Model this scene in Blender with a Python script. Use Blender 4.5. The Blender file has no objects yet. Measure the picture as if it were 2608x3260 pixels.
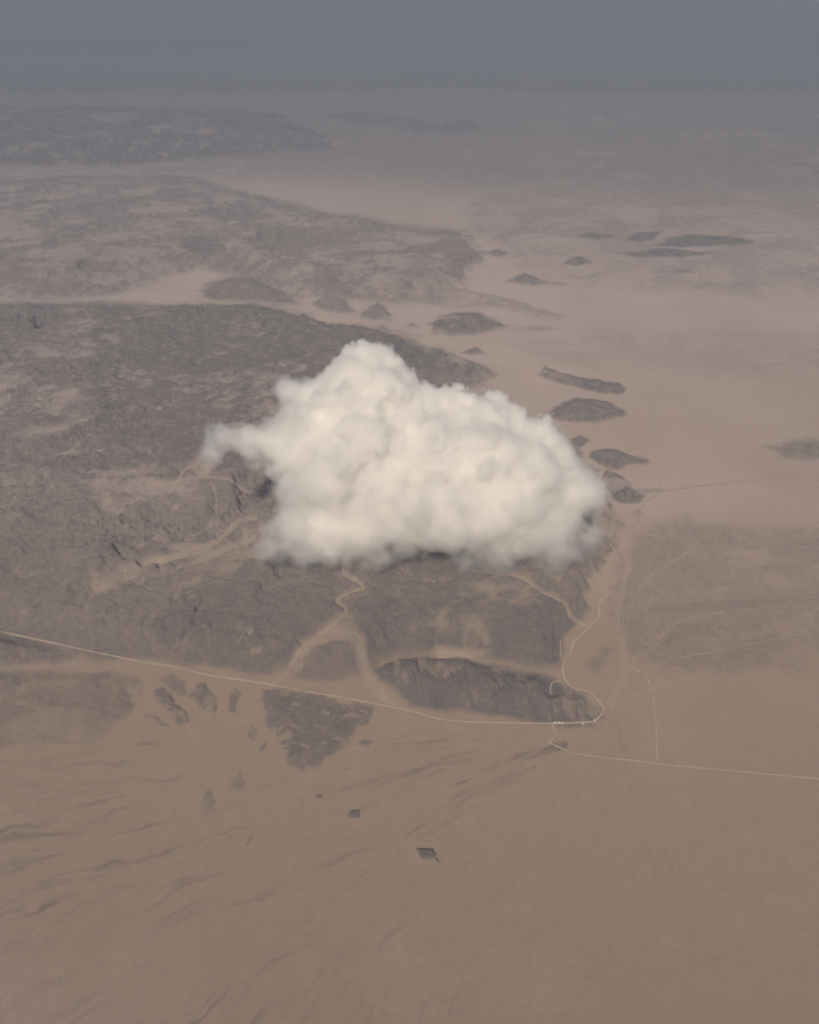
# Aerial view over a hazy desert: one cumulus cloud above dark ridges, sandy plain, dirt roads.
import bpy, bmesh, math, random
import numpy as np
from mathutils import Vector

S = bpy.context.scene
# ------------------------------------------------------------------ camera, world, sun, exposure
ALT = 6000.0            # flight height in metres
PITCH = math.radians(30.0)
FPX = 2900.0            # focal length in pixels of the 2608 x 3260 photograph
cam_d = bpy.data.cameras.new("camera")
cam = bpy.data.objects.new("camera", cam_d)
S.collection.objects.link(cam)
cam.location = (0, 0, ALT)
cam.rotation_euler = (math.pi / 2 - PITCH, 0, 0)
cam_d.sensor_fit = 'VERTICAL'
cam_d.sensor_height = 36.0
cam_d.lens = 36.0 * FPX / 3260.0
cam_d.clip_start = 1.0
cam_d.clip_end = 4.0e6
S.camera = cam

SUN_EL = math.radians(39.5)
SUN_AZ = math.radians(187.0)      # compass bearing of the sun (0 = +Y, clockwise): behind and to the left
world = bpy.data.worlds.new("World")
S.world = world
world.use_nodes = True
wn = world.node_tree
wn.nodes.clear()
sky = wn.nodes.new("ShaderNodeTexSky")
sky.sky_type = 'NISHITA'
sky.sun_disc = False
sky.sun_elevation = SUN_EL
sky.sun_rotation = SUN_AZ
sky.altitude = 0
sky.air_density = 1.0
sky.dust_density = 2.5
bg = wn.nodes.new("ShaderNodeBackground")
bg.inputs["Strength"].default_value = 0.06
wo = wn.nodes.new("ShaderNodeOutputWorld")
wn.links.new(sky.outputs[0], bg.inputs[0])
wn.links.new(bg.outputs[0], wo.inputs[0])

sun_d = bpy.data.lights.new("sun", 'SUN')
sun_d.energy = 4.95
sun_d.angle = math.radians(0.5)
sun_d.color = (1.0, 0.875, 0.74)
sun = bpy.data.objects.new("sun", sun_d)
S.collection.objects.link(sun)
sdir = Vector((math.sin(SUN_AZ) * math.cos(SUN_EL), math.cos(SUN_AZ) * math.cos(SUN_EL), math.sin(SUN_EL)))
sun.rotation_euler = sdir.to_track_quat('Z', 'Y').to_euler()

S.view_settings.view_transform = 'Standard'
S.view_settings.look = 'None'
S.view_settings.exposure = 0.0
S.view_settings.gamma = 1.0
S.view_settings.use_curve_mapping = False

cy = S.cycles
cy.max_bounces = 24
cy.diffuse_bounces = 4
cy.glossy_bounces = 1
cy.transmission_bounces = 2
cy.volume_bounces = 20
cy.transparent_max_bounces = 16
cy.volume_step_rate = 1.0
cy.volume_max_steps = 512
cy.use_denoising = True

HAZE_DENSITY = 2.7e-5
HAZE_COLOR = (0.285, 0.345, 0.435)
CLOUD_EXT = 0.036       # extinction per metre inside the cloud
VOX = 13.0
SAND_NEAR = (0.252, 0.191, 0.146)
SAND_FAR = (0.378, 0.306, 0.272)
ROCK_DARK = (0.040, 0.044, 0.053)
ROCK_LIGHT = (0.122, 0.109, 0.103)

# ------------------------------------------------------------------ helpers
def tag(o, label=None, cat=None, group=None, kind=None):
    if label: o["label"] = label
    if cat: o["category"] = cat
    if group: o["group"] = group
    if kind: o["kind"] = kind
    return o

def smooth(a, b, x):
    t = np.clip((x - a) / (b - a), 0, 1)
    return t * t * (3 - 2 * t)

def ray(u, v):
    """Direction through pixel (u, v) of the photograph."""
    dx = (u - 1304.0) / FPX
    dy = (1630.0 - v) / FPX
    c, s = math.cos(PITCH), math.sin(PITCH)
    return dx, c + dy * s, -s + dy * c

def ground_at(u, v):
    x, y, z = ray(u, v)
    t = ALT / -z
    return x * t, y * t

def to_photo(x, y):
    """Photograph position (2608 x 3260) of a point of the plain."""
    c, s = math.cos(PITCH), math.sin(PITCH)
    depth = y * c + ALT * s
    up = y * s - ALT * c
    return 1304.0 + FPX * x / depth, 1630.0 - FPX * up / depth

def perlin(x, y, seed=0):
    xi = np.floor(x).astype(np.int64)
    yi = np.floor(y).astype(np.int64)
    xf = x - xi
    yf = y - yi
    def grad(ix, iy, dx, dy):
        h = (ix * 374761393 + iy * 668265263 + seed * 974634777) & 0xffffffff
        h = ((h ^ (h >> 13)) * 1274126177) & 0xffffffff
        h = (h ^ (h >> 16)) & 0xffff
        a = h * (2 * math.pi / 65536.0)
        return np.cos(a) * dx + np.sin(a) * dy
    u = xf * xf * xf * (xf * (xf * 6 - 15) + 10)
    v = yf * yf * yf * (yf * (yf * 6 - 15) + 10)
    a = grad(xi, yi, xf, yf)
    b = grad(xi + 1, yi, xf - 1, yf)
    c = grad(xi, yi + 1, xf, yf - 1)
    d = grad(xi + 1, yi + 1, xf - 1, yf - 1)
    return 1.41 * ((a * (1 - u) + b * u) * (1 - v) + (c * (1 - u) + d * u) * v)

def fbm(x, y, octaves, seed=0, gain=0.5):
    s = np.zeros_like(x)
    a, t = 1.0, 0.0
    for i in range(octaves):
        s += a * perlin(x * 2 ** i + 17.3 * i, y * 2 ** i - 9.1 * i, seed + i)
        t += a
        a *= gain
    return s / t

def ridged(x, y, octaves, seed=0, gain=0.55):
    s = np.zeros_like(x)
    a, t = 1.0, 0.0
    w = np.ones_like(x)
    for i in range(octaves):
        n = 1 - np.abs(perlin(x * 2.03 ** i + 31.7 * i, y * 2.03 ** i + 5.3 * i, seed + i))
        n = n * n
        s += a * n * w
        w = np.clip(n * 1.6, 0.15, 1)
        t += a
        a *= gain
    return s / t

# ------------------------------------------------------------------ eroded relief: rivers cut a rising block of land (one 14 km tile that joins itself)
def tile_noise(n, per, octaves, seed, gain=0.55):
    r=np.random.default_rng(seed); out=np.zeros((n,n)); a=1.0
    t=np.arange(n)/n
    for o in range(octaves):
        p=per*2**o
        g=r.uniform(0,2*math.pi,(p,p)); gx,gy=np.cos(g),np.sin(g)
        x=t*p; i=np.floor(x).astype(int)%p; f=x-np.floor(x); u=f**3*(f*(f*6-15)+10)
        i1=(i+1)%p
        I,J=np.meshgrid(i,i,indexing='ij'); I1,J1=np.meshgrid(i1,i1,indexing='ij')
        FX,FY=np.meshgrid(f,f,indexing='ij'); UX,UY=np.meshgrid(u,u,indexing='ij')
        a00=gx[I,J]*FX+gy[I,J]*FY; a10=gx[I1,J]*(FX-1)+gy[I1,J]*FY
        a01=gx[I,J1]*FX+gy[I,J1]*(FY-1); a11=gx[I1,J1]*(FX-1)+gy[I1,J1]*(FY-1)
        out+=a*((a00*(1-UX)+a10*UX)*(1-UY)+(a01*(1-UX)+a11*UX)*UY); a*=gain
    return out/out.std()
def erode(n, dx, iters, seed):
    b=tile_noise(n,4,5,seed); 
    base=(b < -2.0).ravel()
    z=(40*tile_noise(n,6,6,seed+1)+6*np.random.default_rng(seed).normal(size=(n,n))).ravel()
    z-=z.min(); z[base]=0
    up=np.clip(0.8+0.22*tile_noise(n,5,3,seed+2),0.15,1.5).ravel()*4.0
    idx=np.arange(n*n).reshape(n,n)
    offs=[(-1,-1),(-1,0),(-1,1),(0,-1),(0,1),(1,-1),(1,0),(1,1)]
    nb=[np.roll(idx,o,(0,1)).ravel() for o in offs]
    ds=[dx*math.hypot(*o) for o in offs]
    for it in range(iters):
        best=np.zeros(n*n); rcv=np.arange(n*n); dist=np.full(n*n,dx)
        for q,d in zip(nb,ds):
            s=(z-z[q])/d; m=s>best
            best[m]=s[m]; rcv[m]=q[m]; dist[m]=d
        rcv[base]=np.nonzero(base)[0]
        order=np.argsort(-z)
        ol=order.tolist(); rl=rcv.tolist(); A=[1.0]*(n*n)
        for i in ol:
            r=rl[i]
            if r!=i: A[r]+=A[i]
        Aa=np.array(A)
        F=(0.32*np.sqrt(Aa)*dx/dist).tolist()
        zn=(z+up); zn[base]=0
        zl=zn.tolist()
        for i in reversed(ol):
            r=rl[i]
            if r!=i:
                f=F[i]; zl[i]=(zl[i]+f*zl[r])/(1+f)
        z=np.array(zl)
        # creep
        Z=z.reshape(n,n); L=sum(np.roll(Z,o,(0,1)) for o in ((0,1),(0,-1),(1,0),(-1,0)))/4-Z
        Z=Z+0.24*L; z=Z.ravel(); z[base]=0
    return z.reshape(n,n),Aa.reshape(n,n),b

TN, TDX = 640, 19.0
TZ, TA, _b = erode(TN, TDX, 40, 5)
TS = np.hypot(np.roll(TZ, -1, 0) - np.roll(TZ, 1, 0), np.roll(TZ, -1, 1) - np.roll(TZ, 1, 1)) / (2 * TDX)
TP = np.clip((np.log(TA) - 3.2) / 3.5, 0, 1)
for _ in range(1):
    TP = (TP + np.roll(TP, 1, 0) + np.roll(TP, -1, 0) + np.roll(TP, 1, 1) + np.roll(TP, -1, 1)) / 5
TZ = TZ / TZ.mean()
TILE = np.stack([TZ, TS, TP], -1)

def tile(x, y):
    c, sn = math.cos(0.55), math.sin(0.55)
    u = (x * c - y * sn) / TDX
    v = (x * sn + y * c) / TDX
    i, j = np.floor(u).astype(np.int64), np.floor(v).astype(np.int64)
    f, g = u - i, v - j
    def w(t): return [(1 - t) ** 3 / 6, (3 * t ** 3 - 6 * t ** 2 + 4) / 6, (-3 * t ** 3 + 3 * t ** 2 + 3 * t + 1) / 6, t ** 3 / 6]
    wu, wv = w(f), w(g)
    out = np.zeros(x.shape + (3,))
    for a in range(4):
        for b in range(4):
            out += TILE[(i + a - 1) % TN, (j + b - 1) % TN] * (wu[a] * wv[b])[:, None]
    return out[:, 0], out[:, 1], out[:, 2]

# ------------------------------------------------------------------ the land: what was surveyed from the photograph
K = 2608.0 / 1725.0      # outlines below are in pixels of a 1725-wide view of the photograph

def scaled(pts):
    return [(x * K, y * K) for x, y in pts]

# name, outline, height of the relief in metres, darkness of the rock 0..1, softness of the edge (px), cover (how much bare rock shows)
ZONES = [
 # near dark ridge above the highway, then the massif below the cloud
 ("ridge", [(785,1430),(830,1392),(900,1380),(960,1388),(1040,1402),(1130,1412),(1190,1440),(1222,1457),(1244,1482),(1256,1503),(1240,1515),(1190,1519),(1130,1516),(1060,1506),(1010,1498),(950,1504),(890,1490),(845,1468)], 140, 1.0, 15, 0.82),
 ("mountain_range", [(322,1352),(345,1305),(410,1255),(490,1212),(545,1190),(640,1192),(720,1196),(730,1235),(755,1262),(712,1285),(722,1312),(690,1335),(655,1370),(610,1405),(560,1425),(500,1420),(400,1400),(345,1385)], 190, 0.84, 16, 0.74),
 ("mountain_range", [(735,1195),(850,1180),(960,1180),(1080,1195),(1120,1240),(1190,1290),(1235,1315),(1195,1345),(1178,1395),(1120,1402),(1040,1392),(960,1376),(890,1372),(830,1382),(780,1410),(765,1375),(745,1330),(735,1300),(770,1265),(765,1230)], 200, 0.90, 14, 0.78),
 ("mountain_range", [(1000,1195),(1110,1200),(1190,1170),(1215,1140),(1262,1150),(1285,1180),(1255,1205),(1262,1245),(1255,1290),(1232,1306),(1150,1282),(1090,1248)], 130, 0.66, 14, 0.58),
 # left massif, from the bright valley down past the cloud's left side
 ("mountain_range", [(-600,372),(330,365),(420,372),(600,425),(800,465),(980,488),(1015,540),(965,600),(1010,645),(880,640),(700,632),(560,605),(430,560),(300,600),(200,630),(-600,640)], 260, 0.68, 16, 0.42),
 ("far_dark_band", [(-600,60),(2400,60),(2400,420),(1750,425),(1420,420),(1000,410),(700,380),(520,372),(400,366),(-600,380)], 0, 0.62, 85, 0.75),  # wide, soft-edged darkening of the far ground, without relief
 ("mountain_range", [(280,655),(360,640),(430,645),(500,640),(545,640),(610,655),(660,668),(700,690),(740,682),(800,692),(860,705),(930,735),(985,762),(1035,788),(980,806),(900,812),(820,800),(700,850),(640,960),(520,1020),(400,1040),(200,1040),(200,655)], 260, 0.88, 14, 0.74),
 ("mountain_range", [(180,960),(400,970),(480,920),(600,890),(760,900),(760,1100),(720,1195),(600,1190),(500,1200),(420,1190),(330,1190),(180,1200)], 200, 0.70, 18, 0.5),
 # middle distance
 ("hill", [(418,618),(450,597),(485,584),(522,583),(570,600),(600,615),(640,645),(560,640),(500,636),(450,635)], 260, 0.85, 7, 0.8),
 ("hill", [(660,642),(690,622),(722,630),(757,660),(700,660)], 220, 0.75, 5, 0.8),
 ("hill", [(757,667),(775,650),(795,638),(818,652),(833,676),(785,673)], 200, 0.78, 5, 0.8),
 ("hill", [(852,687),(868,678),(882,690)], 90, 0.75, 3, 0.9),
 ("hill", [(905,683),(925,668),(958,657),(992,659),(1030,675),(1066,693),(1010,702),(955,704),(920,700)], 230, 0.95, 6, 0.9),
 ("hill", [(1066,690),(1110,686),(1185,692),(1130,700),(1075,700)], 60, 0.55, 5, 0.6),
 ("hill", [(972,742),(1004,730),(1028,746),(990,747)], 110, 0.85, 4, 0.85),
 ("mountain_range", [(600,640),(640,600),(720,575),(800,550),(870,530),(930,545),(880,575),(830,600),(800,625),(740,618),(690,615)], 260, 0.6, 14, 0.5),
 ("mountain_range", [(490,470),(560,482),(640,480),(720,500),(800,515),(860,535),(820,560),(720,560),(640,540),(560,515),(500,490)], 300, 0.62, 12, 0.55),
 ("hill", [(372,540),(398,520),(430,511),(462,523),(478,545),(420,550)], 330, 0.95, 6, 0.95),
 ("hill", [(318,478),(350,470),(400,495),(420,512),(390,522),(350,512)], 250, 0.75, 8, 0.7),
 ("mountain_range", [(300,400),(380,410),(470,440),(560,470),(500,478),(420,470),(340,440)], 330, 0.72, 10, 0.6),
 ("hill", [(1025,500),(1070,488),(1105,482),(1140,495),(1100,505),(1060,510)], 240, 0.55, 6, 0.75),
 ("hill", [(1020,535),(1045,524),(1072,535),(1050,543)], 200, 0.9, 5, 0.85),
 ("hill", [(860,600),(882,583),(905,597),(885,608)], 180, 0.7, 5, 0.8),
 ("hill", [(1215,507),(1235,496),(1262,500),(1297,508),(1255,516)], 210, 1.0, 4, 0.95),
 ("hill", [(1305,512),(1338,505),(1352,498),(1397,495),(1375,515),(1335,520)], 240, 1.0, 4, 0.95),
 ("hill", [(1308,543),(1350,536),(1395,531),(1440,538),(1510,545),(1440,552),(1340,550)], 190, 1.0, 3, 0.95),
 ("hill", [(1180,560),(1205,550),(1225,547),(1248,560),(1215,566)], 190, 1.0, 4, 0.95),
 ("hill", [(1066,593),(1090,580),(1108,574),(1132,585),(1160,597),(1115,602)], 190, 0.95, 4, 0.9),
 ("hill", [(1130,592),(1165,594),(1198,600),(1165,604)], 90, 0.7, 4, 0.8),
 ("hill", [(1390,575),(1430,568),(1470,575),(1430,582)], 120, 0.7, 4, 0.8),
 ("hill", [(900,640),(930,622),(960,630),(975,648),(930,650)], 130, 0.5, 8, 0.6),
 ("mountain_range", [(960,610),(1040,625),(1120,650),(1190,668),(1140,672),(1060,655),(985,635)], 120, 0.42, 8, 0.45),
 # right-hand inselbergs
 ("hill", [(1128,784),(1152,783),(1150,766),(1166,777),(1190,788),(1240,798),(1292,808),(1311,824),(1284,835),(1235,824),(1180,811),(1150,797)], 120, 1.0, 3, 0.95),
 ("hill", [(1148,868),(1168,851),(1205,838),(1250,845),(1285,857),(1312,868),(1298,881),(1240,893),(1195,890),(1160,880)], 150, 0.92, 4, 0.85),
 ("hill", [(1190,930),(1222,915),(1242,926),(1215,946)], 80, 0.85, 4, 0.85),
 ("hill", [(1236,956),(1275,945),(1300,949),(1340,963),(1378,973),(1368,979),(1332,976),(1312,988),(1285,992),(1255,975)], 120, 0.92, 4, 0.72),
 ("hill", [(1275,992),(1308,998),(1345,1029),(1408,1030),(1378,1042),(1345,1058),(1308,1060),(1285,1042),(1270,1020)], 120, 0.95, 4, 0.85),
 ("hill", [(1330,1078),(1350,1070),(1352,1084),(1338,1088)], 30, 0.7, 3, 0.8),
 ("hill", [(1350,1100),(1380,1095),(1450,1080),(1480,1130),(1420,1130)], 60, 0.5, 10, 0.5),
 ("hill", [(1230,1400),(1270,1360),(1290,1370),(1270,1400),(1250,1425)], 30, 0.45, 8, 0.5),
 # lower left: dark patches of rock in the sand
 ("rock_outcrop", [(318,1458),(338,1450),(362,1470),(388,1500),(400,1524),(382,1528),(352,1502),(330,1482)], 55, 0.85, 4, 0.58),
 ("rock_outcrop", [(330,1432),(360,1420),(385,1440),(398,1465),(380,1470),(350,1450)], 45, 0.6, 6, 0.6),
 ("rock_outcrop", [(402,1470),(418,1446),(436,1442),(453,1478),(448,1506),(425,1500)], 60, 0.85, 4, 0.63),
 ("rock_outcrop", [(478,1470),(492,1452),(508,1462),(498,1478),(492,1506),(482,1500)], 30, 0.8, 3, 0.58),
 ("rock_outcrop", [(306,1508),(325,1508),(352,1525),(365,1533),(340,1530)], 15, 0.7, 3, 0.58),
 ("hill", [(555,1460),(590,1452),(640,1460),(700,1472),(760,1485),(805,1493),(782,1530),(748,1562),(705,1590),(660,1618),(632,1620),(608,1600),(590,1572),(570,1535),(556,1500)], 28, 0.88, 7, 0.42),
 ("rock_outcrop", [(733,1488),(752,1480),(774,1488),(772,1499),(748,1497)], 30, 0.85, 3, 0.68),
 ("rock_outcrop", [(752,1566),(770,1558),(786,1563),(774,1574)], 20, 0.75, 3, 0.68),
 ("rock_outcrop", [(519,1550),(531,1528),(543,1540),(539,1557),(527,1562)], 25, 0.85, 3, 0.68),
 ("rock_outcrop", [(545,1580),(556,1563),(562,1570),(552,1586)], 15, 0.75, 2, 0.68),
 ("rock_outcrop", [(470,1665),(490,1640),(500,1620),(512,1655),(498,1668)], 12, 0.55, 5, 0.55),
 ("rock_outcrop", [(416,1700),(425,1672),(440,1660),(452,1695),(428,1720)], 12, 0.5, 5, 0.55),
 ("rock_outcrop", [(514,1780),(524,1768),(532,1758),(526,1776),(518,1784)], 10, 0.6, 4, 0.58),
 ("rock_outcrop", [(664,1675),(672,1672),(681,1676),(676,1681),(668,1680)], 18, 0.9, 2, 0.78),
 ("rock_outcrop", [(729,1716),(738,1706),(756,1706),(756,1722),(742,1722)], 35, 1.0, 2.5, 0.73),
 ("rock_outcrop", [(873,1786),(890,1785),(908,1785),(915,1798),(914,1806),(898,1808),(890,1809),(882,1800)], 40, 1.0, 2.5, 0.63),
 ("rock_outcrop", [(914,1807),(920,1806),(924,1813),(927,1817),(921,1814)], 10, 0.9, 1.2, 0.78),
 # beyond the left and right edges, and the far ranges that close the view
 ("mountain_range", [(-500,660),(320,640),(320,1020),(-500,1030)], 280, 0.8, 20, 0.6),
 ("mountain_range", [(1600,940),(1700,925),(2100,930),(2200,960),(1800,975),(1650,960)], 120, 0.7, 15, 0.5),
 ("mountain_range", [(1330,1110),(1500,1090),(2100,1120),(2200,1300),(1800,1260),(1700,1420),(1400,1420),(1310,1380),(1300,1250),(1310,1160)], 30, 0.36, 24, 0.36),
 ("mountain_range", [(-600,218),(300,222),(480,228),(580,236),(640,268),(725,318),(600,326),(480,330),(300,352),(-600,352)], 420, 0.95, 12, 0.62),
 ("mountain_range", [(640,245),(760,238),(840,248),(890,256),(930,262),(970,250),(1040,275),(960,284),(860,282),(760,268)], 620, 0.9, 10, 0.9),
 ("hill", [(640,318),(672,309),(705,321),(670,324)], 260, 0.8, 5, 0.9),
 ("mountain_range", [(300,345),(380,335),(480,345),(600,352),(640,368),(520,372),(400,366),(300,372)], 200, 0.55, 12, 0.6),
 ("mountain_range", [(1150,240),(1300,238),(1450,262),(1600,268),(1750,262),(1750,280),(1450,288),(1300,268)], 400, 0.4, 10, 0.7),
 ("mountain_range", [(-300,150),(200,140),(600,165),(900,150),(1300,170),(1800,150),(2200,170),(1800,196),(1300,200),(900,190),(500,205),(0,200)], 480, 0.85, 10, 0.85),
 ("mountain_range", [(-300,90),(300,84),(800,92),(1300,84),(1800,92),(2200,86),(2200,110),(1500,118),(900,112),(300,120),(-300,112)], 550, 0.85, 6, 0.9),
 ("mountain_range", [(-700,640),(300,636),(520,640),(620,655),(700,690),(860,706),(985,762),(1034,788),(1010,812),(930,830),(1080,890),(1190,930),(1260,1000),(1285,1060),(1290,1150),(1262,1210),(1256,1290),(1235,1312),(1196,1345),(1180,1398),(1130,1404),(960,1378),(830,1385),(790,1425),(700,1445),(620,1430),(540,1420),(440,1408),(330,1392),(-700,1400)], 200, 0.70, 14, 0.66),
 ("mountain_range", [(-700,1410),(200,1412),(305,1440),(280,1500),(180,1560),(-700,1600)], 60, 0.5, 14, 0.4),
 ("mountain_range", [(980,392),(1400,384),(2400,384),(2400,640),(1560,620),(1423,610),(1190,605),(1080,560),(1000,480)], 130, 0.42, 34, 0.22),
 ("mountain_range", [(1060,720),(1250,700),(2400,690),(2400,780),(1500,800),(1330,790),(1150,750)], 0, 0.22, 24, 0.25),
 ("hill", [(1372,527),(1405,512),(1440,503),(1540,508),(1610,520),(1540,528),(1440,532)], 200, 1.0, 3, 0.95),
]

# pale ground: washes, fans and bright patches  (outline, strength, softness px)
PALE = [
 ([(1090*1,1990),(1100,1975),(1110,2000),(1150,2070),(1200,2160),(1270,2250),(1235,2245),(1180,2190),(1130,2110),(1080,2085),(1000,2110),(880,2175),(850,2180),(960,2100),(1030,2040)], 0.55, 14),
 ([(950,2085),(1000,2070),(1040,2065),(1048,2090),(1000,2100),(965,2100)], 0.8, 8),
 ([(880,2165),(920,2140),(965,2125),(965,2140),(920,2160)], 0.7, 6),
 ([(785,2040),(808,2038),(808,2058),(790,2060)], 0.7, 6),
 ([(795,2098),(835,2098),(835,2106),(800,2106)], 0.6, 5),
 ([(1385,2082),(1410,2070),(1500,2075),(1560,2085),(1500,2098),(1400,2100)], 0.6, 8),
 ([(1505,2040),(1530,2035),(1565,2070),(1545,2075)], 0.5, 6),
 ([(620,1545),(660,1520),(690,1518),(670,1550),(630,1570)], 0.75, 10),
 ([(300,1870),(454,1830),(500,1808),(570,1778),(560,1800),(500,1840),(400,1900),(300,1940)], 0.55, 20),
 ([(454,945),(560,955),(680,960),(830,985),(960,995),(1060,1012),(1180,1030),(1260,1058),(1400,1085),(1480,1105),(1470,1120),(1380,1105),(1240,1075),(1160,1050),(1050,1030),(960,1015),(800,985),(660,975),(454,965)], 0.75, 8),
 ([(1700,1160),(1790,1180),(1850,1215),(1800,1230),(1740,1205),(1640,1220),(1600,1200)], 0.35, 20),
]
# linear washes: path in photo pixels, half width px, strength
WASH = [
 ([(1085,1814),(1095,1863),(1134,1893),(1154,1913),(1095,1937),(1070,1950),(1100,1977),(1090,1996),(1060,2030),(1000,2070),(940,2120),(870,2180)], 6, 0.8),
 ([(1497,1863),(1582,1876),(1661,1891),(1701,1918),(1741,1948),(1800,1968),(1870,1992)], 6, 0.65),
 ([(474,1592),(552,1580),(602,1535),(640,1520),(676,1518)], 5, 0.7),
 ([(474,1605),(560,1585),(600,1568),(720,1570),(850,1590)], 4, 0.45),
 ([(454,1829),(553,1799),(666,1755),(750,1686),(800,1670)], 11, 0.7),
 ([(500,1870),(620,1820),(720,1770),(800,1740)], 8, 0.4),
 ([(620,1720),(670,1690),(690,1640),(680,1600)], 4, 0.45),
 ([(700,1700),(690,1720),(760,1780)], 3, 0.35),
 ([(1100,1990),(1150,2090),(1190,2180),(1240,2230),(1300,2280)], 9, 0.4),
 ([(800,2000),(782,2050),(760,2085)], 4, 0.2),
 ([(1740,1700),(1850,1760),(1900,1830)], 4, 0.3),
 ([(980,1010),(1000,1050),(1060,1070)], 5, 0.4),
 ([(1960,1700),(2000,1780),(1985,1880),(1975,1990),(1990,2100),(1960,2200),(1935,2260)], 9, 0.28),
 ([(2200,1760),(2060,1850),(2010,1950),(1985,2060)], 5, 0.2),
 ([(2300,1960),(2150,1990),(2080,2060),(2010,2110),(1980,2180)], 5, 0.2),
 ([(2250,2140),(2120,2180),(2040,2210),(1975,2250)], 5, 0.2),
 ([(1130,960),(1145,1000),(1140,1030)], 5, 0.6),
]
# dark gravel streaks on the fan: path, half width px, strength
STREAKS = [
 ([(1790,2368),(1740,2385),(1664,2405),(1600,2432),(1560,2447)], 13, 0.9),
 ([(1700,2402),(1640,2420),(1590,2440)], 8, 0.8),
 ([(1562,2442),(1545,2448),(1528,2456)], 5, 0.9),
 ([(1480,2488),(1450,2496),(1430,2500)], 3.5, 0.9),
 ([(1410,2452),(1370,2464),(1335,2474)], 4, 0.8),
 ([(1640,2470),(1560,2500),(1480,2540),(1420,2575)], 18, 0.5),
 ([(1478,2514),(1462,2522),(1440,2535)], 6, 0.8),
 ([(1500,2420),(1420,2430),(1340,2450),(1280,2475)], 9, 0.55),
 ([(1460,2350),(1400,2358),(1330,2368)], 6, 0.5),
 ([(1440,2385),(1360,2395),(1290,2412)], 6, 0.5),
 ([(1520,2395),(1470,2400),(1400,2415)], 5, 0.45),
 ([(1540,2560),(1450,2600),(1380,2640),(1330,2665)], 9, 0.5),
 ([(1390,2605),(1330,2630),(1290,2660)], 5, 0.5),
 ([(1700,2440),(1650,2462),(1600,2490)], 7, 0.45),
 ([(1640,2850),(1660,2790),(1720,2720)], 12, 0.15),
 ([(1310,2820),(1360,2790),(1420,2760)], 10, 0.3),
 ([(1560,2880),(1590,2830),(1650,2780)], 14, 0.25),
 ([(1800,2880),(1830,2780),(1850,2720)], 12, 0.2),
 ([(1960,2300),(1975,2360),(1990,2420),(1985,2470)], 7, 0.45),
 ([(1930,2255),(1950,2290),(1975,2330)], 8, 0.5),
 ([(1200,2480),(1120,2505),(1040,2535)], 6, 0.35),
 ([(1120,2440),(1060,2460),(990,2490)], 8, 0.35),
]
# roads: name, label, path, width px, brightness
ROADS = [
 ("highway", [(-500,1905),(100,2035),(330,2083),(454,2108),(560,2124),(650,2147),(815,2172),(1000,2206),(1150,2232),(1300,2262),(1390,2286),(1450,2296),(1570,2300),(1755,2304),(1850,2301),(1900,2298)], 8, 1.0),
 ("dirt_road", [(1758,2306),(1766,2325),(1772,2341),(1752,2356),(1750,2364),(1776,2378),(1837,2400),(1950,2416),(2042,2425),(2150,2438),(2300,2452),(2600,2480),(3100,2520)], 6.5, 1.0),
 ("mountain_road", [(1941,1731),(1961,1760),(1966,1773),(1963,1782),(1946,1788),(1934,1799),(1919,1814),(1921,1829),(1909,1840),(1913,1859),(1927,1873),(1938,1889),(1923,1901),(1911,1919),(1907,1940),(1906,1957),(1900,1971),(1883,1986),(1873,2002),(1852,2019),(1825,2046),(1818,2076),(1808,2093),(1794,2111),(1793,2139),(1803,2171),(1830,2193),(1875,2203),(1899,2228),(1919,2248),(1921,2265),(1900,2293)], 7, 1.0),
 ("mountain_road", [(2900,1490),(2500,1520),(2250,1545),(2128,1561),(2098,1571),(2068,1588),(2048,1606),(2038,1635),(2031,1665),(2013,1685),(1975,1708),(1948,1724)], 6, 0.8),
 ("dirt_track", [(2013,2126),(2053,2149),(2071,2186),(2080,2235),(2088,2305),(2092,2420)], 4.5, 0.8),
 ("dirt_track", [(2033,2133),(2090,2118),(2147,2099),(2300,2070),(2600,2010),(2900,1980)], 4, 0.6),
 ("dirt_track", [(1974,1905),(1984,1957),(1991,2015),(2038,2042),(2108,2089)], 3.5, 0.55),
 ("dirt_track", [(2900,1860),(2400,1900),(2180,1915),(2082,1922),(2054,1953),(2083,1980),(2110,2015),(2100,2032),(2056,2052)], 3.5, 0.6),
 ("dirt_track", [(1755,2211),(1752,2195),(1760,2173),(1785,2168)], 4, 0.8),
 ("dirt_track", [(1785,2039),(1784,2072),(1788,2092),(1794,2106)], 3.5, 0.75),
 ("dirt_track", [(1567,2310),(1620,2326),(1676,2342),(1748,2364)], 3.5, 0.5),
 ("dirt_track", [(2004,2275),(2050,2283),(2088,2293),(2160,2290),(2300,2285),(2900,2270)], 4, 0.45),
 ("dirt_track", [(1918,1840),(1950,1843),(1948,1850)], 4, 0.7),
]

def catmull(pts, step=6.0):
    p = [np.array(q, float) for q in pts]
    p = [2 * p[0] - p[1]] + p + [2 * p[-1] - p[-2]]
    out = []
    for i in range(1, len(p) - 2):
        n = max(2, int(np.linalg.norm(p[i + 1] - p[i]) / step))
        for k in range(n):
            t = k / n
            out.append(0.5 * (2 * p[i] + (p[i + 1] - p[i - 1]) * t + (2 * p[i - 1] - 5 * p[i] + 4 * p[i + 1] - p[i + 2]) * t * t
                              + (3 * p[i] - p[i - 1] - 3 * p[i + 1] + p[i + 2]) * t ** 3))
    out.append(p[-2])
    return np.array(out)

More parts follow.
